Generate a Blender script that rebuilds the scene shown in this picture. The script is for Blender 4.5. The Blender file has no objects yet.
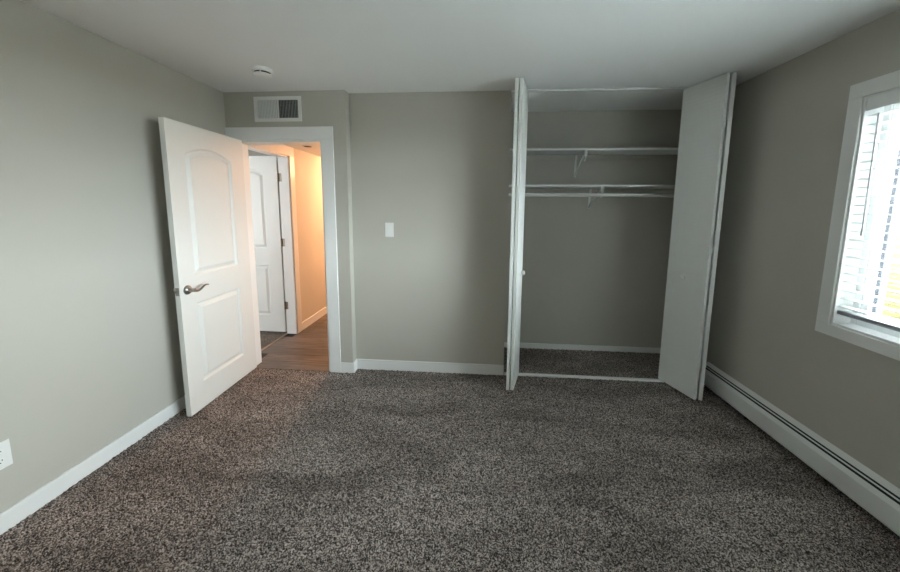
import bpy, bmesh, math, random
import numpy as np
from mathutils import Vector, Matrix
random.seed(7); np.random.seed(7)
scene = bpy.context.scene
C = scene.collection
PI = math.pi

# ------------------------------------------------------------------ camera
f_px, pitch, yaw, roll = 339.56, 0.1249, 0.0767, 0.0074
fw = Vector((-math.sin(yaw)*math.cos(pitch), math.cos(yaw)*math.cos(pitch), -math.sin(pitch)))
rt = Vector((math.cos(yaw), math.sin(yaw), 0)); up = rt.cross(fw)
r_ = math.cos(roll)*rt + math.sin(roll)*up
u_ = -math.sin(roll)*rt + math.cos(roll)*up
cam_d = bpy.data.cameras.new('camera'); cam = bpy.data.objects.new('camera', cam_d); C.objects.link(cam)
cam_d.sensor_width = 36; cam_d.sensor_fit = 'HORIZONTAL'; cam_d.lens = f_px/900*36
cam_d.shift_y = -(286-250.17)/900
cam_d.clip_start = 0.02
cam.matrix_world = Matrix(((r_.x, u_.x, -fw.x, 2.1441), (r_.y, u_.y, -fw.y, -2.9299), (r_.z, u_.z, -fw.z, 1.4922), (0, 0, 0, 1)))
scene.camera = cam

# ------------------------------------------------------------------ world, daylight
W_ = bpy.data.worlds.new('overcast_sky'); scene.world = W_; W_.use_nodes = True
bg = W_.node_tree.nodes['Background']
bg.inputs['Color'].default_value = (0.89, 0.955, 1.0, 1); bg.inputs['Strength'].default_value = 18.5

def portal(name, loc, rot, sx, sy):            # sampling portals in the window openings (no light of their own)
    l = bpy.data.lights.new(name, 'AREA'); l.shape = 'RECTANGLE'; l.size = sx; l.size_y = sy; l.cycles.is_portal = True
    o = bpy.data.objects.new(name, l); C.objects.link(o); o.location = loc; o.rotation_euler = rot
    return o
portal('window_daylight', (4.285, -2.099, 1.4675), (0, PI/2, 0), 1.205, 2.302)
portal('side_room_daylight', (-2.715, -1.6, 1.4), (0, -PI/2, 0), 0.9, 0.9)

vs = scene.view_settings
vs.view_transform = 'Standard'; vs.look = 'None'; vs.gamma = 1.0; vs.use_curve_mapping = False
vs.exposure = 1.2

# ------------------------------------------------------------------ materials
MATS = {}
def mat(name, col, rough=0.6, metal=0.0, spec=0.5, bump=0.0, bscale=200.0, var=0.0, vscale=3.0, emit=None, estr=0.0):
    m = bpy.data.materials.new(name); m.use_nodes = True
    nt = m.node_tree; N = nt.nodes; L = nt.links; b = N['Principled BSDF']
    b.inputs['Base Color'].default_value = (*col, 1); b.inputs['Roughness'].default_value = rough
    b.inputs['Metallic'].default_value = metal; b.inputs['Specular IOR Level'].default_value = spec
    tc = N.new('ShaderNodeTexCoord')
    if var > 0:
        n = N.new('ShaderNodeTexNoise'); n.inputs['Scale'].default_value = vscale; n.inputs['Detail'].default_value = 4
        L.new(tc.outputs['Object'], n.inputs['Vector'])
        r = N.new('ShaderNodeValToRGB')
        r.color_ramp.elements[0].position = 0.3; r.color_ramp.elements[1].position = 0.7
        r.color_ramp.elements[0].color = (*[c*(1-var) for c in col], 1); r.color_ramp.elements[1].color = (*[min(1, c*(1+var)) for c in col], 1)
        L.new(n.outputs['Fac'], r.inputs['Fac']); L.new(r.outputs['Color'], b.inputs['Base Color'])
    if bump > 0:
        n = N.new('ShaderNodeTexNoise'); n.inputs['Scale'].default_value = bscale; n.inputs['Detail'].default_value = 3
        L.new(tc.outputs['Object'], n.inputs['Vector'])
        bp = N.new('ShaderNodeBump'); bp.inputs['Strength'].default_value = bump; bp.inputs['Distance'].default_value = 0.002
        L.new(n.outputs['Fac'], bp.inputs['Height']); L.new(bp.outputs['Normal'], b.inputs['Normal'])
    if emit:
        b.inputs['Emission Color'].default_value = (*emit, 1); b.inputs['Emission Strength'].default_value = estr
    MATS[name] = m
    return m

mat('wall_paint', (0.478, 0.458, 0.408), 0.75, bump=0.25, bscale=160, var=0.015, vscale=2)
mat('ceiling_paint', (0.83, 0.83, 0.82), 0.85, bump=0.2, bscale=120)
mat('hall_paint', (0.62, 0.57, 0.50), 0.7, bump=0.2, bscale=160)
mat('trim_white', (0.80, 0.80, 0.79), 0.38, bump=0.05, bscale=60)
mat('door_white', (0.73, 0.725, 0.70), 0.42, bump=0.12, bscale=90)
mat('plastic_white', (0.80, 0.80, 0.78), 0.4, bump=0.03, bscale=80)
mat('knob_white', (0.88, 0.88, 0.87), 0.18, bump=0.02, bscale=80)
mat('metal_white', (0.72, 0.73, 0.71), 0.4, bump=0.04, bscale=60)
mat('vinyl_white', (0.84, 0.85, 0.85), 0.35, bump=0.03, bscale=60)
mat('dark_slot', (0.015, 0.015, 0.015), 0.7, var=0.2, vscale=40)  # near-black, also stands in for shade inside the heater and duct
mat('fin_metal', (0.05, 0.05, 0.05), 0.5, metal=0.6, var=0.2, vscale=60)
mat('nickel', (0.34, 0.32, 0.30), 0.33, metal=1.0, bump=0.05, bscale=300)
mat('bronze', (0.30, 0.26, 0.21), 0.45, metal=0.9, var=0.15, vscale=60)
mat('cord_grey', (0.45, 0.46, 0.47), 0.7, var=0.1, vscale=80)
mat('wand_grey', (0.30, 0.31, 0.32), 0.3, var=0.1, vscale=40)
mat('rail_grey', (0.34, 0.36, 0.38), 0.45, var=0.1, vscale=20)
mat('wood_strip', (0.30, 0.24, 0.18), 0.5, var=0.15, vscale=12)
mat('siding', (0.022, 0.023, 0.027), 0.7, spec=0.02, var=0.08, vscale=6)
mat('siding_trim', (0.10, 0.10, 0.105), 0.7, spec=0.02, var=0.05, vscale=6)
mat('dark_pane', (0.014, 0.015, 0.018), 0.4, spec=0.02, var=0.1, vscale=3)
mat('roofing', (0.13, 0.12, 0.12), 0.9, spec=0.02, var=0.25, vscale=20)
mat('lawn', (0.036, 0.032, 0.010), 0.9, spec=0.02, var=0.35, vscale=2.5, bump=0.6, bscale=40)
mat('concrete', (0.52, 0.53, 0.53), 0.85, var=0.12, vscale=3, bump=0.3, bscale=30)  # pale colour of the added paving, raised to bounce more daylight
mat('leaf', (0.035, 0.055, 0.014), 0.7, spec=0.02, var=0.4, vscale=5)
mat('bark', (0.10, 0.075, 0.05), 0.9, spec=0.02, var=0.3, vscale=12)
mat('lamp_glass', (0.9, 0.8, 0.6), 0.4, var=0.02, vscale=4, emit=(1.0, 0.53, 0.27), estr=108.0)

def slat_mat():
    m = bpy.data.materials.new('blind_slat'); m.use_nodes = True
    nt = m.node_tree; N = nt.nodes; L = nt.links; b = N['Principled BSDF']
    tc = N.new('ShaderNodeTexCoord'); n = N.new('ShaderNodeTexNoise'); n.inputs['Scale'].default_value = 8
    L.new(tc.outputs['Object'], n.inputs['Vector'])
    r = N.new('ShaderNodeValToRGB'); r.color_ramp.elements[0].color = (0.80, 0.82, 0.80, 1); r.color_ramp.elements[1].color = (0.85, 0.86, 0.85, 1)
    L.new(n.outputs['Fac'], r.inputs['Fac']); L.new(r.outputs['Color'], b.inputs['Base Color'])
    b.inputs['Roughness'].default_value = 0.4
    MATS['slat'] = m
slat_mat()

def glass_mat():
    m = bpy.data.materials.new('window_glass'); m.use_nodes = True
    nt = m.node_tree; N = nt.nodes; L = nt.links
    N.remove(N['Principled BSDF'])
    t = N.new('ShaderNodeBsdfTransparent'); t.inputs['Color'].default_value = (0.95, 0.98, 0.97, 1)
    g = N.new('ShaderNodeBsdfGlossy'); g.inputs['Roughness'].default_value = 0.02
    fr = N.new('ShaderNodeFresnel'); fr.inputs['IOR'].default_value = 1.35
    mx = N.new('ShaderNodeMixShader')
    L.new(fr.outputs['Fac'], mx.inputs['Fac']); L.new(t.outputs['BSDF'], mx.inputs[1]); L.new(g.outputs['BSDF'], mx.inputs[2])
    L.new(mx.outputs['Shader'], N['Material Output'].inputs['Surface'])
    MATS['glass'] = m
glass_mat()

def carpet_mat(name, dark, mid, light, warm):
    m = bpy.data.materials.new(name); m.use_nodes = True
    nt = m.node_tree; N = nt.nodes; L = nt.links; b = N['Principled BSDF']
    b.inputs['Roughness'].default_value = 0.95; b.inputs['Specular IOR Level'].default_value = 0.1
    b.inputs['Sheen Weight'].default_value = 0.08
    tc = N.new('ShaderNodeTexCoord')
    n1 = N.new('ShaderNodeTexNoise'); n1.inputs['Scale'].default_value = 165; n1.inputs['Detail'].default_value = 2.5; n1.inputs['Roughness'].default_value = 0.65
    L.new(tc.outputs['Object'], n1.inputs['Vector'])
    v = N.new('ShaderNodeTexVoronoi'); v.inputs['Scale'].default_value = 210
    L.new(tc.outputs['Object'], v.inputs['Vector'])
    sv = N.new('ShaderNodeSeparateColor'); L.new(v.outputs['Color'], sv.inputs['Color'])
    mixf = N.new('ShaderNodeMix'); mixf.data_type = 'FLOAT'; mixf.inputs[0].default_value = 0.33
    L.new(n1.outputs['Fac'], mixf.inputs[2]); L.new(sv.outputs['Red'], mixf.inputs[3])
    r = N.new('ShaderNodeValToRGB'); e = r.color_ramp.elements
    e[0].position = 0.37; e[0].color = (*dark, 1); e[1].position = 0.64; e[1].color = (*light, 1)
    k = e.new(0.5); k.color = (*mid, 1)
    L.new(mixf.outputs[0], r.inputs['Fac'])
    # broad, soft tread and vacuum marks; pile-lay shading painted into the colour
    n2 = N.new('ShaderNodeTexNoise'); n2.inputs['Scale'].default_value = 2.2; n2.inputs['Detail'].default_value = 3; n2.inputs['Distortion'].default_value = 0.6
    mp = N.new('ShaderNodeMapping'); mp.inputs['Rotation'].default_value = (0, 0, 0.5); mp.inputs['Scale'].default_value = (0.7, 2.0, 1)
    L.new(tc.outputs['Object'], mp.inputs['Vector']); L.new(mp.outputs['Vector'], n2.inputs['Vector'])
    r2 = N.new('ShaderNodeValToRGB'); r2.color_ramp.elements[0].position = 0.35; r2.color_ramp.elements[0].color = (0.70, 0.69, 0.68, 1)
    r2.color_ramp.elements[1].position = 0.65; r2.color_ramp.elements[1].color = (1.15, 1.15, 1.15, 1)
    L.new(n2.outputs['Fac'], r2.inputs['Fac'])
    mm = N.new('ShaderNodeMix'); mm.data_type = 'RGBA'; mm.blend_type = 'MULTIPLY'; mm.inputs[0].default_value = 1
    L.new(r.outputs['Color'], mm.inputs[6]); L.new(r2.outputs['Color'], mm.inputs[7])
    L.new(mm.outputs[2], b.inputs['Base Color'])
    bp = N.new('ShaderNodeBump'); bp.inputs['Strength'].default_value = 0.8; bp.inputs['Distance'].default_value = 0.006
    L.new(n1.outputs['Fac'], bp.inputs['Height']); L.new(bp.outputs['Normal'], b.inputs['Normal'])
    MATS[name] = m
carpet_mat('carpet', (0.020, 0.016, 0.014), (0.146, 0.121, 0.110), (0.54, 0.465, 0.425), 0)
carpet_mat('side_carpet', (0.06, 0.05, 0.04), (0.15, 0.125, 0.10), (0.28, 0.24, 0.2), 0)

def wood_mat(name, base):
    m = bpy.data.materials.new(name); m.use_nodes = True
    nt = m.node_tree; N = nt.nodes; L = nt.links; b = N['Principled BSDF']
    tc = N.new('ShaderNodeTexCoord'); mp = N.new('ShaderNodeMapping'); mp.inputs['Scale'].default_value = (2.0, 22, 22)
    oi = N.new('ShaderNodeObjectInfo')
    ad = N.new('ShaderNodeVectorMath'); ad.operation = 'ADD'
    L.new(tc.outputs['Object'], ad.inputs[0]); L.new(oi.outputs['Location'], ad.inputs[1])
    L.new(ad.outputs[0], mp.inputs['Vector'])
    n = N.new('ShaderNodeTexNoise'); n.inputs['Scale'].default_value = 1.6; n.inputs['Detail'].default_value = 6; n.inputs['Distortion'].default_value = 0.8
    L.new(mp.outputs['Vector'], n.inputs['Vector'])
    r = N.new('ShaderNodeValToRGB'); e = r.color_ramp.elements
    e[0].position = 0.32; e[0].color = (*[c*0.55 for c in base], 1); e[1].position = 0.7; e[1].color = (*[c*1.45 for c in base], 1)
    L.new(n.outputs['Fac'], r.inputs['Fac'])
    mr = N.new('ShaderNodeMapRange'); mr.inputs['To Min'].default_value = 0.75; mr.inputs['To Max'].default_value = 1.2
    L.new(oi.outputs['Random'], mr.inputs['Value'])
    mm = N.new('ShaderNodeMix'); mm.data_type = 'RGBA'; mm.blend_type = 'MULTIPLY'; mm.inputs[0].default_value = 1
    L.new(r.outputs['Color'], mm.inputs[6]); L.new(mr.outputs['Result'], mm.inputs[7]); L.new(mm.outputs[2], b.inputs['Base Color'])
    b.inputs['Roughness'].default_value = 0.42
    MATS[name] = m
wood_mat('vinyl_plank', (0.112, 0.09, 0.077))

def bifold_mat():
    # smooth white skin with a pressed, slightly rippled wood-grain relief
    m = bpy.data.materials.new('bifold_white'); m.use_nodes = True
    nt = m.node_tree; N = nt.nodes; L = nt.links; b = N['Principled BSDF']
    b.inputs['Base Color'].default_value = (0.76, 0.77, 0.75, 1); b.inputs['Roughness'].default_value = 0.42
    tc = N.new('ShaderNodeTexCoord'); mp = N.new('ShaderNodeMapping'); mp.inputs['Scale'].default_value = (1.2, 1, 1)
    L.new(tc.outputs['Object'], mp.inputs['Vector'])
    w = N.new('ShaderNodeTexWave'); w.bands_direction = 'Z'; w.inputs['Scale'].default_value = 11; w.inputs['Distortion'].default_value = 2.2
    w.inputs['Detail'].default_value = 2; w.inputs['Detail Scale'].default_value = 3
    L.new(mp.outputs['Vector'], w.inputs['Vector'])
    n = N.new('ShaderNodeTexNoise'); n.inputs['Scale'].default_value = 60
    L.new(tc.outputs['Object'], n.inputs['Vector'])
    ad = N.new('ShaderNodeMath'); ad.operation = 'MULTIPLY'; L.new(w.outputs['Fac'], ad.inputs[0]); L.new(n.outputs['Fac'], ad.inputs[1])
    bp = N.new('ShaderNodeBump'); bp.inputs['Strength'].default_value = 0.3; bp.inputs['Distance'].default_value = 0.004
    L.new(ad.outputs[0], bp.inputs['Height']); L.new(bp.outputs['Normal'], b.inputs['Normal'])
    MATS['bifold'] = m
bifold_mat()

# ------------------------------------------------------------------ helpers
def tag(o, label, cat, group=None, kind=None):
    o['label'] = label; o['category'] = cat
    if group: o['group'] = group
    if kind: o['kind'] = kind
    return o
def empty(name, loc=(0, 0, 0), rz=0.0):
    o = bpy.data.objects.new(name, None); C.objects.link(o); o.location = loc; o.rotation_euler = (0, 0, rz)
    o.empty_display_size = 0.05
    return o
def bx(bm, x0, x1, y0, y1, z0, z1, bev=0.0, mtx=None):
    t = bmesh.new(); bmesh.ops.create_cube(t, size=1.0)
    for v in t.verts:
        v.co = Vector((x0+(v.co.x+.5)*(x1-x0), y0+(v.co.y+.5)*(y1-y0), z0+(v.co.z+.5)*(z1-z0)))
    if bev > 0: bmesh.ops.bevel(t, geom=list(t.edges), offset=bev, segments=2, affect='EDGES', profile=0.5)
    join(bm, t, mtx)
def join(bm, t, mtx=None):
    if mtx is not None: bmesh.ops.transform(t, matrix=mtx, verts=t.verts)
    me = bpy.data.meshes.new('t'); t.to_mesh(me); t.free(); bm.from_mesh(me); bpy.data.meshes.remove(me)
def cyl(bm, p0, p1, r0, r1=None, seg=20):
    r1 = r0 if r1 is None else r1
    p0 = Vector(p0); p1 = Vector(p1); d = p1-p0
    t = bmesh.new(); bmesh.ops.create_cone(t, cap_ends=True, segments=seg, radius1=r0, radius2=r1, depth=d.length)
    join(bm, t, Matrix.Translation((p0+p1)/2) @ d.to_track_quat('Z', 'Y').to_matrix().to_4x4())
def lathe(bm, prof, seg=32, mtx=None):            # profile (r, z) about z
    t = bmesh.new(); rings = []
    for r, z in prof:
        rings.append([t.verts.new((r*math.cos(2*PI*k/seg), r*math.sin(2*PI*k/seg), z)) for k in range(seg)])
    for a, b in zip(rings[:-1], rings[1:]):
        for k in range(seg): t.faces.new((a[k], a[(k+1) % seg], b[(k+1) % seg], b[k]))
    t.faces.new(list(reversed(rings[0]))); t.faces.new(rings[-1])
    bmesh.ops.recalc_face_normals(t, faces=t.faces)
    join(bm, t, mtx)
def tube(bm, pts, rad, seg=10):
    pts = [Vector(p) for p in pts]; n = len(pts)
    rad = rad if isinstance(rad, (list, tuple)) else [rad]*n
    t = bmesh.new(); rings = []; ref = Vector((0, 0, 1))
    for i, p in enumerate(pts):
        d = (pts[min(i+1, n-1)]-pts[max(i-1, 0)]).normalized()
        if abs(d.dot(ref)) > 0.95: ref = Vector((1, 0, 0))
        a = d.cross(ref).normalized(); b = a.cross(d)
        rings.append([t.verts.new(p+rad[i]*(math.cos(2*PI*k/seg)*a+math.sin(2*PI*k/seg)*b)) for k in range(seg)])
    for a, b in zip(rings[:-1], rings[1:]):
        for k in range(seg): t.faces.new((a[k], a[(k+1) % seg], b[(k+1) % seg], b[k]))
    t.faces.new(rings[0]); t.faces.new(rings[-1])
    bmesh.ops.recalc_face_normals(t, faces=t.faces)
    join(bm, t)
def prism(bm, poly, axis, a0, a1):                # poly of 2-D points extruded along axis
    t = bmesh.new()
    def P(q, a): return {'y': (q[0], a, q[1]), 'x': (a, q[0], q[1]), 'z': (q[0], q[1], a)}[axis]
    A = [t.verts.new(P(q, a0)) for q in poly]; B = [t.verts.new(P(q, a1)) for q in poly]
    n = len(poly); t.faces.new(A); t.faces.new(list(reversed(B)))
    for i in range(n): t.faces.new((A[i], B[i], B[(i+1) % n], A[(i+1) % n]))
    bmesh.ops.recalc_face_normals(t, faces=t.faces)
    join(bm, t)
def obj(name, bm, m, parent=None, smooth=False):
    me = bpy.data.meshes.new(name); bm.to_mesh(me); bm.free()
    if m: me.materials.append(MATS[m])
    if smooth:
        me.polygons.foreach_set('use_smooth', [True]*len(me.polygons))
        try: me.set_sharp_from_angle(angle=0.7)
        except Exception: pass
    o = bpy.data.objects.new(name, me); C.objects.link(o); o.parent = parent
    return o
def box_obj(name, m, parent, x0, x1, y0, y1, z0, z1, bev=0.0):
    bm = bmesh.new(); bx(bm, x0, x1, y0, y1, z0, z1, bev); return obj(name, bm, m, parent)
def boxes_obj(name, m, parent, lst, bev=0.0):
    bm = bmesh.new()
    for b in lst: bx(bm, *b, bev)
    return obj(name, bm, m, parent)
def struct(o, label, cat): return tag(o, label, cat, kind='structure')

# ------------------------------------------------------------------ dimensions
H = 2.44; WX = 4.121; YF = -3.75; J = 0.085; XO = 1.053; XL = 2.411; XR = 4.04; CD = 0.625
WY0, WY1, WZ0, WZ1 = -3.25, -0.948, 0.865, 2.07          # window opening
DX0, DX1, DZ = 0.09, 0.842, 2.046                         # bedroom doorway
HX = 0.05; HZ = 2.15                                      # hall left wall face, hall ceiling
QY0, QY1 = 0.078, 0.785                                   # doorway in the hall wall

# ------------------------------------------------------------------ shell
struct(box_obj('wall_left', 'wall_paint', None, -0.1, 0, YF, -J, -0.1, H), 'greige painted side wall behind the open white panel door', 'wall')
struct(boxes_obj('wall_right', 'wall_paint', None, [(WX, WX+0.15, YF, WY0, -0.1, H), (WX, WX+0.15, WY1, CD+0.1, -0.1, H), (WX, WX+0.15, WY0, WY1, -0.1, WZ0), (WX, WX+0.15, WY0, WY1, WZ1, H)]),
       'greige painted wall around the window above the baseboard heater', 'wall')
struct(boxes_obj('wall_doorway', 'wall_paint', None, [(-0.1, DX0, -J, 0.035, -0.1, H), (DX1, XO, -J, 0.035, -0.1, H), (DX0, DX1, -J, 0.035, DZ, H)]),
       'greige painted wall around the doorway, standing slightly proud under the air vent', 'wall')
struct(box_obj('wall_back', 'wall_paint', None, XO, XL, 0, 0.12, -0.1, H), 'greige painted wall between the doorway and the closet, with the light switch', 'wall')
struct(boxes_obj('wall_front', 'wall_paint', None, [(-0.1, WX+0.15, YF-0.1, YF, -0.1, H)]), 'greige painted wall behind the viewer facing the closet', 'wall')
struct(box_obj('wall_closet_back', 'wall_paint', None, 2.25, WX, CD, CD+0.1, -0.1, H), 'greige painted back wall inside the closet', 'wall')
struct(box_obj('wall_closet_left', 'wall_paint', None, 2.25, 2.33, 0.12, CD, -0.1, H), 'greige painted left side wall inside the closet', 'wall')
struct(box_obj('wall_closet_right', 'wall_paint', None, XR, WX, 0.0, 0.1, -0.1, H), 'narrow greige wall return at the right edge of the closet opening', 'wall')
struct(box_obj('ceiling', 'ceiling_paint', None, -0.1, WX+0.15, YF-0.1, CD+0.1, H, H+0.1), 'flat white painted bedroom ceiling', 'ceiling')

# floor slab with the pile as real relief
floor = struct(box_obj('floor', 'carpet', None, -0.1, WX, YF, CD+0.05, -0.12, -0.008), 'grey-brown speckled carpet floor of the bedroom and closet', 'floor')
def carpet_patch(name, x0, x1, y0, y1, step, m, parent, amp=0.011, keep=None):
    nx = int((x1-x0)/step)+1; ny = int((y1-y0)/step)+1
    xs = np.linspace(x0, x1, nx); ys = np.linspace(y0, y1, ny)
    X, Y = np.meshgrid(xs, ys)
    h = np.random.rand(ny, nx)
    h2 = np.random.rand(ny, nx)
    h2 = (h2+np.roll(h2, 1, 0)+np.roll(h2, 1, 1)+np.roll(np.roll(h2, 1, 0), 1, 1))/4
    Z = (0.55*h+0.45*(0.5+2*(h2-0.5)))*amp-amp*0.55
    jx = (np.random.rand(ny, nx)-0.5)*step*0.7; jy = (np.random.rand(ny, nx)-0.5)*step*0.7
    jx[:, 0] = jx[:, -1] = 0; jy[0] = jy[-1] = 0
    co = np.stack([X+jx, Y+jy, Z], -1).reshape(-1, 3)
    i = np.arange(nx*ny).reshape(ny, nx)
    q = np.stack([i[:-1, :-1], i[:-1, 1:], i[1:, 1:], i[1:, :-1]], -1).reshape(-1, 4)
    if keep is not None:
        cx = co[q].mean(1); q = q[keep(cx[:, 0], cx[:, 1])]
    me = bpy.data.meshes.new(name)
    me.vertices.add(len(co)); me.vertices.foreach_set('co', co.astype(np.float32).ravel())
    me.loops.add(q.size); me.loops.foreach_set('vertex_index', q.astype(np.int32).ravel())
    me.polygons.add(len(q)); me.polygons.foreach_set('loop_start', np.arange(0, q.size, 4, dtype=np.int32))
    me.update(calc_edges=True); me.materials.append(MATS[m])
    o = bpy.data.objects.new(name, me); C.objects.link(o); o.parent = parent; o['kind'] = 'stuff'
    return o
carpet_patch('carpet_pile', 0.0, WX, -2.9, CD, 0.006, 'carpet', floor, 0.012,
             keep=lambda x, y: ((y < -J+0.003) | ((x > XO) & (y < 0)) | ((x > 2.335) & (y > 0.0))))
carpet_patch('carpet_pile', 0.0, WX, YF, -2.9, 0.02, 'carpet', floor, 0.012)

# ------------------------------------------------------------------ hall and side room
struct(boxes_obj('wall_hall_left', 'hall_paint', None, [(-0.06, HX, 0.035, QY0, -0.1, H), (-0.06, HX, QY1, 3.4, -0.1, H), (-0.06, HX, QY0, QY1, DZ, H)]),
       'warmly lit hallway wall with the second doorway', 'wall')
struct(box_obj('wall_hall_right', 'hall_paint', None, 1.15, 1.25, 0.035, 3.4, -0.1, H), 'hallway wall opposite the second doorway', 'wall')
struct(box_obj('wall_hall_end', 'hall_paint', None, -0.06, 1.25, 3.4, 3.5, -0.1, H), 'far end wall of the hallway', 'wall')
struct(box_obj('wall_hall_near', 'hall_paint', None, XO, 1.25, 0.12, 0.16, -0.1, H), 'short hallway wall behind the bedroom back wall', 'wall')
struct(box_obj('ceiling_hall', 'ceiling_paint', None, HX, 1.15, 0.035, 3.4, HZ, HZ+0.1), 'lowered white hallway ceiling seen through the doorway', 'ceiling')
hf = struct(box_obj('floor_hall', 'dark_slot', None, -0.07, 1.15, -J+0.004, 3.4, -0.12, -0.006), 'brown wood-look plank floor of the hallway', 'floor')
pm = bmesh.new(); bx(pm, 0, 1, 0, 1, 0, 1)
pw = 0.152; y = -J+0.005; row = 0
plank_cache = {}
while y < 3.38:
    y1 = min(y+pw-0.0025, 3.4)
    cuts = sorted([random.uniform(0.15, 0.95)]) if row % 2 == 0 else [random.uniform(0.25, 0.75)]
    xs = [-0.065 if y > 0.03 else DX0] + cuts + [1.148 if y > 0.03 else DX1]
    if y <= 0.03:
        xs = [DX0+0.002, 0.51, DX1-0.002]
    elif y+pw > QY1 or y < QY0:
        xs[0] = HX+0.002
    for a, b in zip(xs[:-1], xs[1:]):
        bm = bmesh.new(); w = b-a-0.002; h = y1-y
        bx(bm, -w/2, w/2, -h/2, h/2, -0.006, 0.0, 0.0008)
        o = obj('plank', bm, 'vinyl_plank', hf); o.location = ((a+b)/2, (y+y1)/2, 0)
    y += pw; row += 1
pm.free()
struct(boxes_obj('wall_side_room', 'wall_paint', None, [(-2.7, -2.6, -2.6, -2.05, -0.1, H), (-2.7, -2.6, -1.15, 1.7, -0.1, H), (-2.7, -2.6, -2.05, -1.15, -0.1, 0.95), (-2.7, -2.6, -2.05, -1.15, 1.85, H),
        (-2.7, -0.06, 1.6, 1.7, -0.1, H), (-2.7, -0.1, -2.7, -2.6, -0.1, H)]), 'grey walls of the side room beyond the hallway door', 'wall')
struct(box_obj('ceiling_side_room', 'ceiling_paint', None, -2.7, -0.06, -2.7, 1.7, H, H+0.1), 'ceiling of the side room beyond the hallway door', 'ceiling')
sf = struct(box_obj('floor_side_room', 'side_carpet', None, -2.7, -0.072, -2.7, 1.7, -0.12, -0.008), 'brown carpet floor of the side room past the plank hallway', 'floor')
carpet_patch('carpet_pile', -1.3, -0.072, 0.03, 1.55, 0.012, 'side_carpet', sf, 0.011, keep=lambda x, y: (x < -0.1) | (y > 0.04))

# ------------------------------------------------------------------ baseboards
def bb(name, label, lst, h=0.093):
    bm = bmesh.new()
    for (x0, x1, y0, y1) in lst: bx(bm, x0, x1, y0, y1, -0.004, h, 0.002)
    return struct(obj(name, bm, 'trim_white'), label, 'baseboard')
T = 0.013
bb('baseboard_left', 'white baseboard running along the left wall below the outlet', [(0, T, YF, -J-0.02)])
bb('baseboard_doorway', 'short white baseboard piece turning the corner beside the door casing', [(0.946, XO+T, -J-T, -J), (XO, XO+T, -J, -T)])
bb('baseboard_back', 'white baseboard under the light switch between doorway and closet', [(XO, XL, -T, 0)])
bb('baseboard_closet', 'white baseboard along the closet back wall', [(2.33, WX, CD-T, CD)], 0.055)
bb('baseboard_hall', 'white baseboard along the warm hallway wall', [(HX, HX+T, 0.885, 3.4)])
bb('baseboard_front', 'white baseboard on the wall behind the viewer', [(T, WX-0.08, YF, YF+T)])

# ------------------------------------------------------------------ doorway casings
def piece(name, parent, b, bev=0.003, m='trim_white'): return box_obj(name, m, parent, *b, bev)
t1 = struct(empty('trim_1', (DX0, -J, 0)), 'flat white casing framing the bedroom doorway', 'door casing'); O1 = Vector((DX0, -J, 0))
def rel(o, root):
    o.location = -Vector(root.location); return o
for nm, b in [('casing_head', (0.001, 0.944, -J-0.016, -J, DZ, 2.152)), ('casing_right', (DX1, 0.944, -J-0.016, -J, 0, DZ)), ('casing_left', (0.001, DX0, -J-0.016, -J, 0, DZ)),
              ('jamb_right', (DX1-0.014, DX1, -J-0.004, 0.039, 0, DZ-0.014)), ('jamb_left', (DX0, DX0+0.014, -J-0.004, 0.039, 0, DZ-0.014)), ('jamb_head', (DX0, DX1, -J-0.004, 0.039, DZ-0.014, DZ)),
              ('door_stop', (DX1-0.025, DX1-0.014, -0.04, -0.005, 0, DZ-0.014)), ('casing_hall_right', (DX1, 0.93, 0.035, 0.05, 0, DZ)), ('casing_hall_head', (HX, 0.93, 0.035, 0.05, DZ, HZ))]:
    rel(piece(nm, t1, b), t1)
t2 = struct(empty('trim_2', (HX, QY1, 0)), 'white casing framing the second doorway in the warm hallway wall', 'door casing')
for nm, b in [('casing_far', (HX, HX+0.016, QY1, 0.88, 0, DZ)), ('casing_head', (HX, HX+0.016, 0.052, 0.88, DZ, HZ-0.002)),
              ('jamb_far', (-0.064, HX+0.004, QY1-0.014, QY1, 0, DZ-0.014)), ('jamb_head', (-0.064, HX+0.004, QY0, QY1, DZ-0.014, DZ)), ('jamb_near', (-0.064, HX+0.004, QY0, QY0+0.014, 0, DZ-0.014)),
              ('threshold', (-0.074, -0.052, QY0+0.014, QY1-0.014, -0.004, 0.006))]:
    rel(piece(nm, t2, b, 0.002, 'wood_strip' if nm == 'threshold' else 'trim_white'), t2)

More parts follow.
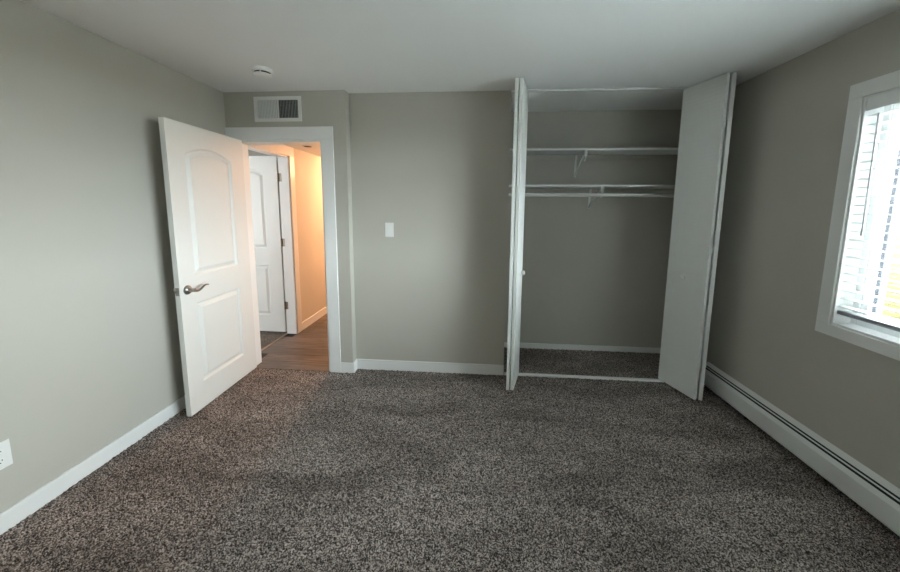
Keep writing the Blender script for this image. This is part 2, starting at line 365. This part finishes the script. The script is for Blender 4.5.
# ------------------------------------------------------------------ panel doors
def inset(loop, d):
    n = len(loop); out = []
    for i in range(n):
        p0, p1, p2 = Vector(loop[i-1]), Vector(loop[i]), Vector(loop[(i+1) % n])
        e1 = (p1-p0).normalized(); e2 = (p2-p1).normalized()
        n1 = Vector((-e1.y, e1.x)); n2 = Vector((-e2.y, e2.x)); b = (n1+n2)
        b = b/max(b.dot(n1), 0.3)
        out.append(p1+b*d)
    return [(v.x, v.y) for v in out]
def make_leaf(root, w, h, t, handle=True, hinge_z=()):
    xa, xb = 0.160, w-0.135
    up_loop = [(xa, 0.985), (xb, 0.985), (xb, 1.828)]
    s = 0.062; c = xb-xa; R = (c*c/4+s*s)/(2*s); zc = 1.828+s-R; xm = (xa+xb)/2
    a0 = math.asin((c/2)/R)
    for k in range(1, 14):
        a = a0-2*a0*k/14; up_loop.append((xm+R*math.sin(a), zc+R*math.cos(a)))
    up_loop.append((xa, 1.828))
    lo_loop = [(xa, 0.195), (xb, 0.195), (xb, 0.790), (xa, 0.790)]
    bm = bmesh.new()
    for yy in (0.0, t):
        edges = []
        for lp in ([(0, 0), (w, 0), (w, h), (0, h)], up_loop, lo_loop):
            vs_ = [bm.verts.new((p[0], yy, p[1])) for p in lp]
            edges += [bm.edges.new((vs_[i], vs_[(i+1) % len(vs_)])) for i in range(len(vs_))]
        bmesh.ops.triangle_fill(bm, use_beauty=True, use_dissolve=False, edges=edges)
    bm.verts.ensure_lookup_table()
    def V(x, y, z):
        return min(bm.verts, key=lambda v: (v.co-Vector((x, y, z))).length)
    cs = [(0, 0), (w, 0), (w, h), (0, h)]
    for i in range(4):
        a, b = cs[i], cs[(i+1) % 4]
        bm.faces.new((V(a[0], 0, a[1]), V(b[0], 0, b[1]), V(b[0], t, b[1]), V(a[0], t, a[1])))
    bmesh.ops.recalc_face_normals(bm, faces=bm.faces)
    obj('slab', bm, 'door_white', root)
    for side in (0, 1):
        for lp in (up_loop, lo_loop):
            bm = bmesh.new(); prev = None
            for d, dep in ((0, 0), (0.003, 0.005), (0.012, 0.013), (0.021, 0.0135), (0.024, 0.012), (0.044, 0.0025), (0.046, 0.0005)):
                L2 = inset(lp, d); yy = dep if side == 0 else t-dep
                cur = [bm.verts.new((p[0], yy, p[1])) for p in L2]
                if prev:
                    for i in range(len(cur)): bm.faces.new((prev[i], prev[(i+1) % len(cur)], cur[(i+1) % len(cur)], cur[i]))
                prev = cur
            bm.faces.new(prev); bmesh.ops.recalc_face_normals(bm, faces=bm.faces)
            f = max(bm.faces, key=lambda f: f.calc_area())
            if (f.normal.y > 0) != (side == 1): bmesh.ops.reverse_faces(bm, faces=bm.faces)
            obj('panel', bm, 'door_white', root)
    if handle:
        hx, hz = w-0.062, 0.90
        for sgn, yy in ((1, t), (-1, 0)):
            bm = bmesh.new()
            M = Matrix.Translation((hx, yy, hz)) @ Matrix.Rotation(-sgn*PI/2, 4, 'X')
            lathe(bm, [(0.033, 0.0), (0.033, 0.004), (0.030, 0.009), (0.018, 0.012), (0.013, 0.018), (0.012, 0.05), (0.0125, 0.056), (0.004, 0.058)], 28, M)
            hd = obj('handle', bm, 'nickel', root, True); hd['label'] = 'satin nickel wave lever handle'
            bm = bmesh.new(); yo = yy+sgn*0.047
            pts = []; rad = []
            for k in range(19):
                s_ = k/18; pts.append((hx-0.135*s_, yo+sgn*0.006*math.sin(PI*s_), hz-0.010*math.sin(2*PI*min(1, s_*1.0))*1.0+0.009*s_*s_))
                rad.append(0.0105*(1-0.55*s_))
            tube(bm, pts, rad, 12)
            obj('lever', bm, 'nickel', hd, True)
        bm = bmesh.new(); bx(bm, w-0.0005, w+0.0015, t/2-0.0125, t/2+0.0125, hz-0.028, hz+0.028, 0.0004)
        lp = obj('latch_plate', bm, 'nickel', root)
        bm = bmesh.new(); prism(bm, [(w, t/2-0.007), (w+0.011, t/2-0.007), (w+0.002, t/2+0.007), (w, t/2+0.007)], 'z', hz-0.009, hz+0.009)
        obj('latch_bolt', bm, 'nickel', lp)
    for hz in hinge_z:
        bm = bmesh.new(); cyl(bm, (-0.010, t+0.003, hz-0.045), (-0.010, t+0.003, hz+0.045), 0.0075, seg=14)
        bx(bm, -0.0022, 0.0, 0.004, t+0.001, hz-0.045, hz+0.045)
        bx(bm, -0.046, -0.010, t-0.0075, t-0.0045, hz-0.045, hz+0.045)
        obj('hinge', bm, 'bronze', root)

d1 = struct(empty('door_1', (0.103, -J-0.004, 0.013), math.radians(-88.3)), 'open white two-panel bedroom door with arched top panel and nickel lever', 'door')
make_leaf(d1, 0.755, 2.034, 0.035)
# hinges of the bedroom door, on the side facing the left wall
for hz in (0.25, 1.05, 1.8):
    bm = bmesh.new(); cyl(bm, (-0.004, -0.008, hz-0.045), (-0.004, -0.008, hz+0.045), 0.0075, seg=14); bx(bm, -0.002, 0.03, -0.0025, 0.0, hz-0.045, hz+0.045)
    obj('hinge', bm, 'bronze', d1)
d2 = struct(empty('door_2', (-0.078, 0.800, 0.022), math.radians(179.0)), 'white panel door standing open in the side room off the hallway', 'door')
make_leaf(d2, 0.70, 2.022, 0.035, True, (0.32, 1.06, 1.79))

# ------------------------------------------------------------------ window
win = struct(empty('window_1', (WX, (WY0+WY1)/2, WZ0)), 'white framed window in the right wall behind the blind', 'window')
cw = 0.068
for nm, b in [('casing_head', (WX-0.016, WX, WY0-cw, WY1+cw, WZ1, WZ1+0.077)), ('casing_bottom', (WX-0.016, WX, WY0-cw, WY1+cw, WZ0-0.062, WZ0)),
              ('casing_far', (WX-0.016, WX, WY1, WY1+cw, WZ0, WZ1)), ('casing_near', (WX-0.016, WX, WY0-cw, WY0, WZ0, WZ1)),
              ('jamb_far', (WX-0.006, WX+0.085, WY1-0.012, WY1, WZ0, WZ1)), ('jamb_near', (WX-0.006, WX+0.085, WY0, WY0+0.012, WZ0, WZ1)),
              ('jamb_head', (WX-0.006, WX+0.085, WY0+0.012, WY1-0.012, WZ1-0.012, WZ1)), ('sill', (WX-0.006, WX+0.085, WY0+0.012, WY1-0.012, WZ0, WZ0+0.014))]:
    rel(piece(nm, win, b, 0.002), win)
fx0, fx1 = WX+0.085, WX+0.14
bm = bmesh.new()
for b in [(WY0, WY0+0.04, WZ0, WZ1), (WY1-0.04, WY1, WZ0, WZ1), (WY0+0.04, WY1-0.04, WZ0, WZ0+0.045), (WY0+0.04, WY1-0.04, WZ1-0.04, WZ1)]:
    bx(bm, fx0, fx1, b[0], b[1], b[2], b[3], 0.003)
rel(obj('frame', bm, 'vinyl_white', win), win)
ym = (WY0+WY1)/2
for (a, b, dx) in ((ym-0.02, WY1-0.04, 0.008), (WY0+0.04, ym+0.02, 0.028)):
    bm = bmesh.new()
    for c in [(a, a+0.035, WZ0+0.045, WZ1-0.04), (b-0.035, b, WZ0+0.045, WZ1-0.04), (a+0.035, b-0.035, WZ0+0.045, WZ0+0.08), (a+0.035, b-0.035, WZ1-0.075, WZ1-0.04)]:
        bx(bm, fx0+dx, fx0+dx+0.018, c[0], c[1], c[2], c[3], 0.002)
    s = rel(obj('sash', bm, 'vinyl_white', win), win)
    bm = bmesh.new(); bx(bm, fx0+dx+0.007, fx0+dx+0.011, a+0.035, b-0.035, WZ0+0.08, WZ1-0.075)
    obj('pane', bm, 'glass', s)

# blind
bl = tag(empty('venetian_blind', (WX+0.02, ym, WZ1)), 'white horizontal slat blind lowered over the window', 'blind')
bo = Vector(bl.location); by0, by1 = WY0+0.018, WY1-0.018; bxm = WX+0.022
def blp(name, bm, m, sm=False):
    o = obj(name, bm, m, bl, sm); o.location = -bo; return o
bm = bmesh.new(); bx(bm, bxm-0.02, bxm+0.03, by0, by1, 2.012, 2.056, 0.002); blp('headrail', bm, 'vinyl_white')
bm = bmesh.new(); bx(bm, WX-0.010, WX-0.004, by0+0.002, by1-0.002, 1.996, 2.057, 0.0015); bx(bm, WX-0.004, WX+0.002, by1-0.010, by1-0.002, 1.996, 2.057); bx(bm, WX-0.004, WX+0.002, by0+0.002, by0+0.010, 1.996, 2.057)
blp('valance', bm, 'vinyl_white')
def slat_mesh():
    bm = bmesh.new(); ny = 5; th = 0.0026; pts = []
    for k in range(ny+1):
        s = -1+2*k/ny; pts.append((0.0245*s, 0.003*(1-s*s)))
    poly = pts+[(p[0], p[1]-th) for p in reversed(pts)]
    prism(bm, poly, 'y', by0-ym, by1-ym)
    me = bpy.data.meshes.new('slat'); bm.to_mesh(me); bm.free(); me.materials.append(MATS['slat']); return me
sme = slat_mesh(); nsl = 23; z0s, z1s = 0.975, 1.972
for k in range(nsl):
    o = bpy.data.objects.new('slat', sme); C.objects.link(o); o.parent = bl
    z = z0s+(z1s-z0s)*k/(nsl-1)
    o.location = Vector((bxm+0.004, ym, z))-bo; o.rotation_euler = (0, 0, 0)
bm = bmesh.new(); bx(bm, bxm-0.021, bxm+0.029, by0, by1, 0.930, 0.950, 0.003); blp('bottom_rail', bm, 'rail_grey')
for yy in (by1-0.11, ym, by0+0.11):
    bm = bmesh.new()
    for xx in (bxm-0.0215, bxm+0.0295): cyl(bm, (xx, yy, 0.945), (xx, yy, 2.015), 0.0008, seg=6)
    blp('ladder_cord', bm, 'cord_grey')
bm = bmesh.new(); cyl(bm, (WX-0.014, WY1-0.085, 1.97), (WX-0.016, WY1-0.095, 1.385), 0.0036, seg=8); cyl(bm, (WX-0.016, WY1-0.095, 1.40), (WX-0.0165, WY1-0.0955, 1.365), 0.005, seg=8)
blp('tilt_wand', bm, 'wand_grey', True)

# ------------------------------------------------------------------ baseboard heater
ht = tag(empty('baseboard_heater', (WX, -1.9, 0.0)), 'long white hydronic baseboard heater under the window along the carpet', 'heater')
ho = Vector(ht.location); hy0, hy1 = YF+0.06, -0.035
def hp(name, bm, m): 
    o = obj(name, bm, m, ht); o.location = -ho; return o
def prof(*pts): return [(WX-d, z) for d, z in pts]
bm = bmesh.new(); prism(bm, prof((0.001, 0.03), (0.003, 0.03), (0.003, 0.2095), (0.0215, 0.1885), (0.0225, 0.190), (0.003, 0.214), (0.001, 0.214)), 'y', hy0, hy1); hp('back_plate', bm, 'metal_white')
bm = bmesh.new(); prism(bm, prof((0.0295, 0.1825), (0.0305, 0.1838), (0.0345, 0.1772), (0.0335, 0.1762)), 'y', hy0+0.013, hy1-0.013); hp('damper', bm, 'metal_white')
bm = bmesh.new(); prism(bm, prof((0.0450, 0.1705), (0.0462, 0.1717), (0.061, 0.150), (0.061, 0.050), (0.052, 0.036), (0.050, 0.0375), (0.059, 0.051), (0.059, 0.149)), 'y', hy0+0.013, hy1-0.013); hp('front_panel', bm, 'metal_white')
bm = bmesh.new(); prism(bm, prof((0.0035, 0.05), (0.0035, 0.199), (0.019, 0.184), (0.027, 0.176), (0.042, 0.160), (0.054, 0.146), (0.054, 0.06)), 'y', hy0+0.013, hy1-0.013); hp('dark_fin_fill', bm, 'dark_slot')  # dark solid filling the interior; its colour supplies the shade behind the slots
for ya, yb in ((hy1-0.012, hy1), (hy0, hy0+0.012)):
    bm = bmesh.new(); prism(bm, prof((0.001, 0.025), (0.062, 0.030), (0.063, 0.152), (0.0465, 0.174), (0.024, 0.1915), (0.003, 0.2155), (0.001, 0.2155)), 'y', ya, yb); hp('end_cap', bm, 'metal_white')
for yy in (-0.5, -1.5, -2.5, -3.3):
    bm = bmesh.new(); bx(bm, WX-0.030, WX-0.004, yy-0.005, yy+0.005, 0.0, 0.05); hp('support_foot', bm, 'dark_slot')

# ------------------------------------------------------------------ bifold closet doors
def bifold(name, label, base, panels):
    root = tag(empty(name, (base[0], base[1], 0)), label, 'closet door'); o0 = Vector(root.location)
    for (a, b, side, knob) in panels:
        a = Vector((*a, 0)); b = Vector((*b, 0)); w = (b-a).length; ang = math.atan2(b.y-a.y, b.x-a.x); t = 0.026
        bm = bmesh.new(); z0, z1 = 0.020, 2.430
        bx(bm, 0, w, 0 if side > 0 else -t, t if side > 0 else 0, z0, z1, 0.002)
        p = obj('panel', bm, 'bifold', root); p.location = a-o0; p.rotation_euler = (0, 0, ang)
        if knob:
            bm = bmesh.new(); yk = 0.0
            M = Matrix.Translation((w*knob, 0, 0.955)) @ Matrix.Rotation((PI/2 if side > 0 else -PI/2), 4, 'X')
            lathe(bm, [(0.011, -0.001), (0.010, 0.010), (0.014, 0.014), (0.0195, 0.021), (0.019, 0.028), (0.012, 0.033), (0.002, 0.034)], 20, M)
            obj('knob', bm, 'knob_white', p, True)
        bm = bmesh.new(); cyl(bm, (0.03, (t/2 if side > 0 else -t/2), z1-0.002), (0.03, (t/2 if side > 0 else -t/2), z1+0.006), 0.005, seg=10)
        obj('pivot_pin', bm, 'nickel', p)
    return root
# left pair: face of the leading panel looks toward the right wall
bL = bifold('bifold_closet_door', 'white bifold closet door folded at the left of the opening, seen nearly edge-on', (2.47, -0.02),
       [((2.548, 0.002), (2.466, -0.302), -1, 0.30), ((2.478, 0.004), (2.4335, -0.302), -1, 0)])
bR = bifold('bifold_closet_door', 'white bifold closet door folded at the right of the opening, broad face showing', (3.85, -0.02),
       [((3.755, 0.020), (3.855, -0.312), 1, 0.47), ((3.965, 0.004), (3.8885, -0.312), 1, 0)])
def fold_hinges(root, x, y):
    for z in (0.3, 1.2, 2.1):
        bm = bmesh.new(); cyl(bm, (x, y, z-0.03), (x, y, z+0.03), 0.0045, seg=10)
        o = obj('hinge', bm, 'metal_white', root); o.location = -Vector(root.location)
fold_hinges(bL, 2.4365, -0.285); fold_hinges(bR, 3.8850, -0.295)
tag(box_obj('bifold_track', 'metal_white', None, XL+0.005, XR-0.005, -0.012, 0.020, H-0.014, H, 0.001), 'thin white metal track on the ceiling across the closet opening', 'door track')
tag(box_obj('closet_threshold_strip', 'trim_white', None, XL+0.005, XR-0.005, -0.010, 0.024, -0.004, 0.014, 0.003), 'thin white strip on the carpet across the closet opening', 'threshold')

# ------------------------------------------------------------------ closet shelves, rod, brackets
def shelf(label, z0, z1):
    root = tag(empty('closet_shelf', (3.2, CD, z0)), label, 'shelf'); o0 = Vector(root.location)
    o = box_obj('board', 'trim_white', root, 2.332, WX-0.002, 0.315, CD-0.001, z0, z1, 0.002); o.location = -o0
    for nm, b in (('cleat', (2.345, WX-0.015, CD-0.018, CD-0.001, z0-0.045, z0)), ('end_cleat', (2.331, 2.347, 0.34, CD-0.02, z0-0.045, z0)), ('end_cleat', (WX-0.018, WX-0.001, 0.34, CD-0.02, z0-0.045, z0))):
        o = box_obj(nm, 'wall_paint', root, *b); o.location = -o0
shelf('upper white closet shelf just below the closet ceiling', 2.016, 2.034)
shelf('lower white closet shelf directly above the hanging rod', 1.691, 1.709)
def bracket(label, x, z, drop, hook_y, wall_y=CD-0.018):
    root = tag(empty('shelf_bracket', (x, wall_y, z)), label, 'bracket'); o0 = Vector(root.location)
    def P(nm, bm, sm=False): o = obj(nm, bm, 'metal_white', root, sm); o.location = -o0
    bm = bmesh.new(); bx(bm, x-0.010, x+0.010, CD-0.0215, CD-0.0185, z-0.045, z-0.001); bx(bm, x-0.010, x+0.010, CD-0.004, CD-0.001, z-drop, z-0.0455); P('wall_leg', bm)
    bm = bmesh.new(); bx(bm, x-0.007, x+0.007, hook_y, CD-0.0185, z-0.004, z-0.0005); P('shelf_arm', bm)
    bm = bmesh.new(); tube(bm, [(x, CD-0.005, z-drop+0.015), (x, CD-0.05, z-drop+0.055), (x, hook_y+0.012, z-0.012)], 0.008, 8); P('brace', bm)
    bm = bmesh.new(); rz = z-0.077; pts = [(x, hook_y+0.008, z-0.004), (x, hook_y-0.012, z-0.02)]
    for k in range(9):
        a = math.radians(195+ k*20); pts.append((x, hook_y+0.008+0.0215*math.cos(a), rz+0.0215*math.sin(a)))
    bm2 = bm; tube(bm2, pts, 0.005, 8); bx(bm2, x-0.011, x+0.011, hook_y-0.016, hook_y-0.010, z-0.055, z-0.001); P('rod_hook', bm2)
bracket('white metal bracket with an empty rod hook under the upper closet shelf', 3.12, 2.016, 0.215, 0.315)
bracket('white metal bracket under the lower closet shelf holding the rod', 3.275, 1.691, 0.20, 0.290)
rod = tag(empty('closet_rod', (2.333, 0.298, 1.614)), 'white hanging rod under the lower closet shelf', 'rod')
bm = bmesh.new(); cyl(bm, (0.002, 0, 0), (WX-2.333-0.002, 0, 0), 0.0155, seg=20); obj('pole', bm, 'metal_white', rod, True)
for xa, xb in ((0.0, 0.012), (WX-2.333-0.012, WX-2.333)):
    bm = bmesh.new(); cyl(bm, (xa, 0, 0), (xb, 0, 0), 0.024, seg=20); obj('socket', bm, 'plastic_white', rod)

# ------------------------------------------------------------------ light switch
sw = tag(empty('light_switch', (1.385, 0, 1.295)), 'white light switch plate on the wall between doorway and closet', 'light switch')
bm = bmesh.new(); bx(bm, -0.038, 0.038, -0.006, -0.0005, -0.062, 0.062, 0.002); obj('plate', bm, 'plastic_white', sw)
bm = bmesh.new(); bx(bm, -0.0165, 0.0165, -0.0075, -0.0055, -0.033, 0.033, 0.0006); rk = obj('rocker_frame', bm, 'plastic_white', sw)
bm = bmesh.new(); prism(bm, [(-0.0073, 0.030), (-0.0125, 0.030), (-0.0085, 0.0), (-0.0078, -0.030), (-0.0073, -0.030)], 'x', -0.014, 0.014); obj('rocker', bm, 'plastic_white', rk)
for z in (0.048, -0.048):
    bm = bmesh.new(); cyl(bm, (0, -0.0055, z), (0, -0.0068, z), 0.0032, seg=12); obj('screw', bm, 'plastic_white', sw)

# ------------------------------------------------------------------ outlet on left wall
ol = tag(empty('power_outlet', (0, -1.682, 0.354)), 'white duplex power outlet low on the left wall', 'outlet')
bm = bmesh.new(); bx(bm, 0.0005, 0.006, -0.041, 0.041, -0.063, 0.063, 0.002); obj('plate', bm, 'plastic_white', ol)
for z in (0.021, -0.021):
    bm = bmesh.new()
    lathe(bm, [(0.0172, 0.0), (0.0172, 0.0018), (0.016, 0.0026)], 24, Matrix.Translation((0.0055, 0, z)) @ Matrix.Rotation(PI/2, 4, 'Y'))
    rc = obj('receptacle', bm, 'plastic_white', ol)
    for yy, hh in ((-0.0065, 0.0045), (0.0065, 0.0037)):
        bm = bmesh.new(); bx(bm, 0.0078, 0.0084, yy-0.0012, yy+0.0012, z-hh+0.002, z+hh+0.002); obj('slot', bm, 'dark_slot', rc)
    bm = bmesh.new(); cyl(bm, (0.0078, 0, z-0.009), (0.0084, 0, z-0.009), 0.0026, seg=10); obj('slot', bm, 'dark_slot', rc)
bm = bmesh.new(); cyl(bm, (0.0055, 0, 0), (0.0072, 0, 0), 0.003, seg=10); obj('screw', bm, 'plastic_white', ol)

# ------------------------------------------------------------------ air vent above the doorway
va, vb, vz0, vz1 = 0.267, 0.679, 2.197, 2.399
vt = tag(empty('air_vent', ((va+vb)/2, -J, (vz0+vz1)/2)), 'white two-way wall register above the doorway, right half dark', 'vent')
vo = Vector(vt.location)
def vp(nm, bm, m): o = obj(nm, bm, m, vt); o.location = -vo; return o
bw = 0.029; yv = -J
bm = bmesh.new()
for b in [(va, vb, vz0, vz0+bw), (va, vb, vz1-bw, vz1), (va, va+bw, vz0+bw, vz1-bw), (vb-bw, vb, vz0+bw, vz1-bw)]:
    bx(bm, b[0], b[1], yv-0.007, yv-0.0005, b[2], b[3], 0.0015)
vp('frame', bm, 'plastic_white')
xm = (va+vb)/2+0.002
bm = bmesh.new(); bx(bm, xm-0.007, xm+0.007, yv-0.006, yv-0.001, vz0+bw, vz1-bw, 0.001); vp('divider', bm, 'plastic_white')
bm = bmesh.new(); bx(bm, va+bw-0.004, vb-bw+0.004, yv-0.0009, yv-0.0003, vz0+bw-0.004, vz1-bw+0.004); vp('duct_shade_sheet', bm, 'dark_slot')  # thin dark sheet on the wall, standing in for the shaded duct
def vanes(x0, x1, n, ang):
    bm = bmesh.new(); bx(bm, -0.0006, 0.0006, -0.0065, 0.0065, vz0+bw, vz1-bw); me = bpy.data.meshes.new('vane'); bm.to_mesh(me); bm.free(); me.materials.append(MATS['plastic_white'])
    for k in range(n):
        x = x0+(x1-x0)*(k+0.5)/n
        o = bpy.data.objects.new('vane', me); C.objects.link(o); o.parent = vt; o.location = Vector((x, yv-0.0075, 0))-vo; o.rotation_euler = (0, 0, ang)
vanes(va+bw, xm-0.007, 13, math.radians(-13)); vanes(xm+0.007, vb-bw, 13, math.radians(30))
for k in range(5):
    z = vz0+bw+(vz1-vz0-2*bw)*(k+0.5)/5
    bm = bmesh.new(); bx(bm, xm+0.007, vb-bw, yv-0.0016, yv-0.001, z-0.0012, z+0.0012); vp('rear_blade', bm, 'fin_metal')
for x in (va+0.013, vb-0.013):
    bm = bmesh.new(); cyl(bm, (x, yv-0.0065, (vz0+vz1)/2), (x, yv-0.0085, (vz0+vz1)/2), 0.0035, seg=10); vp('screw', bm, 'plastic_white')

# ------------------------------------------------------------------ smoke detector
sd = tag(empty('smoke_detector', (0.640, -0.535, H)), 'round white smoke detector on the bedroom ceiling', 'smoke detector')
bm = bmesh.new(); lathe(bm, [(0.064, -0.0005), (0.066, -0.006), (0.065, -0.022), (0.062, -0.026)], 40); obj('base', bm, 'plastic_white', sd, True)
bm = bmesh.new(); lathe(bm, [(0.052, -0.0262), (0.050, -0.0345)], 40); obj('slot_ring', bm, 'dark_slot', sd, True)
bm = bmesh.new(); lathe(bm, [(0.052, -0.0345), (0.058, -0.036), (0.056, -0.042), (0.046, -0.047), (0.03, -0.049), (0.005, -0.050)], 40); cv = obj('cover', bm, 'plastic_white', sd, True)
bm = bmesh.new(); lathe(bm, [(0.010, -0.0485), (0.010, -0.0515), (0.003, -0.052)], 16); obj('test_button', bm, 'plastic_white', cv, True)
for k in range(4):
    a = 2*PI*k/4+0.3; bm = bmesh.new(); bx(bm, 0.050, 0.057, -0.003, 0.003, -0.0365, -0.0255, 0, Matrix.Rotation(a, 4, 'Z')); obj('rib', bm, 'plastic_white', sd)

# ------------------------------------------------------------------ hall lights
rl = tag(empty('recessed_light', (0.290, 0.765, HZ)), 'small recessed ceiling light with dark centre in the hallway', 'ceiling light')
bm = bmesh.new(); lathe(bm, [(0.060, -0.0005), (0.060, -0.004), (0.052, -0.008), (0.042, -0.008), (0.042, -0.001)], 32); obj('trim_ring', bm, 'plastic_white', rl, True)
bm = bmesh.new(); lathe(bm, [(0.0415, -0.001), (0.0415, -0.0085), (0.025, -0.0095)], 32); obj('baffle', bm, 'dark_slot', rl, True)
fl = tag(empty('flush_ceiling_lamp', (0.62, 2.15, HZ)), 'glowing warm dome lamp on the hallway ceiling, beyond the doorway', 'ceiling lamp')
bm = bmesh.new(); lathe(bm, [(0.15, -0.0005), (0.155, -0.012), (0.15, -0.022)], 36); obj('base', bm, 'nickel', fl, True)
bm = bmesh.new(); lathe(bm, [(0.14, -0.0225), (0.138, -0.04), (0.12, -0.065), (0.085, -0.085), (0.04, -0.095), (0.005, -0.097)], 36); obj('shade', bm, 'lamp_glass', fl, True)

# ------------------------------------------------------------------ outside
struct(box_obj('ground', 'lawn', None, WX+0.16, 45, -30, 45, -0.75, -0.6), 'yellow-green lawn outside the window', 'lawn')
struct(box_obj('bounce_paving', 'concrete', None, WX+0.16, 11.5, -14, 3.4, -0.6, -0.57), 'pale concrete paving added unseen below the window as a light reflector', 'paving')  # added out of view, pale so it reflects daylight onto the ceiling
nb = tag(empty('neighbour_building', (7.8, 3.75, -0.6)), 'dark grey sided building wing beyond the paving outside the window', 'building')
def np_(nm, m, b, bev=0): o = box_obj(nm, m, nb, *b, bev); o.location = -Vector(nb.location); return o
np_('wall', 'siding', (6.0, 9.6, 3.75, 9.0, -0.6, 4.6))
for k in range(25):
    np_('siding_board', 'siding', (6.0, 9.6, 3.732, 3.75, -0.4+0.2*k, -0.4+0.2*k+0.185), 0.004)
for xa in (6.5, 8.1):
    fr = np_('window_frame', 'siding_trim', (xa, xa+0.9, 3.70, 3.735, 0.4, 2.2), 0.01)
    for b in ((xa+0.08, xa+0.41), (xa+0.49, xa+0.82)):
        o = box_obj('pane', 'dark_pane', fr, b[0], b[1], 3.694, 3.70, 0.5, 2.1)
for xa in (6.0, 7.6, 9.3, 9.5): np_('corner_board', 'siding_trim', (xa, xa+0.1, 3.71, 3.74, -0.6, 4.6))
bm = bmesh.new(); prism(bm, [(5.7, 4.6), (9.9, 4.6), (7.8, 6.2)], 'y', 3.4, 9.3); o = obj('roof', bm, 'roofing', nb); o.location = -Vector(nb.location)
def tree(x, y, h, r, label):
    root = tag(empty('tree', (x, y, -0.6)), label, 'tree')
    bm = bmesh.new(); tube(bm, [(0, 0, -0.05), (0.05, 0.02, h*0.3), (0.0, 0.08, h*0.62)], [0.17, 0.13, 0.06], 10)
    for a, l in ((0.4, 1.0), (2.3, 0.9), (4.1, 1.1)): tube(bm, [(0.03, 0.03, h*0.38), (l*math.cos(a)*r*.5, l*math.sin(a)*r*.5, h*0.62)], [0.07, 0.03], 8)
    obj('trunk', bm, 'bark', root)
    n = 4200; rng = np.random.RandomState(int(x*10)); co = []; fc = []
    for i in range(n):
        d = rng.normal(size=3); d /= np.linalg.norm(d); p = d*(rng.rand()**0.4)*np.array([r, r, h*0.32])+np.array([0, 0, h*0.68])
        a = rng.normal(size=3); a /= np.linalg.norm(a); b = np.cross(a, d); b /= (np.linalg.norm(b)+1e-6); s = 0.09+0.08*rng.rand()
        k = len(co); co += [tuple(p-a*s), tuple(p+b*s*0.55), tuple(p+a*s), tuple(p-b*s*0.55)]; fc.append((k, k+1, k+2, k+3))
    me = bpy.data.meshes.new('foliage'); me.from_pydata(co, [], fc); me.materials.append(MATS['leaf'])
    o = bpy.data.objects.new('foliage', me); C.objects.link(o); o.parent = root; o['kind'] = 'stuff'
tree(15.5, 9.4, 6.5, 2.0, 'leafy green tree right of the grey building wing outside')
tree(19.5, 2.0, 6.5, 2.2, 'leafy green tree farther out on the lawn outside')
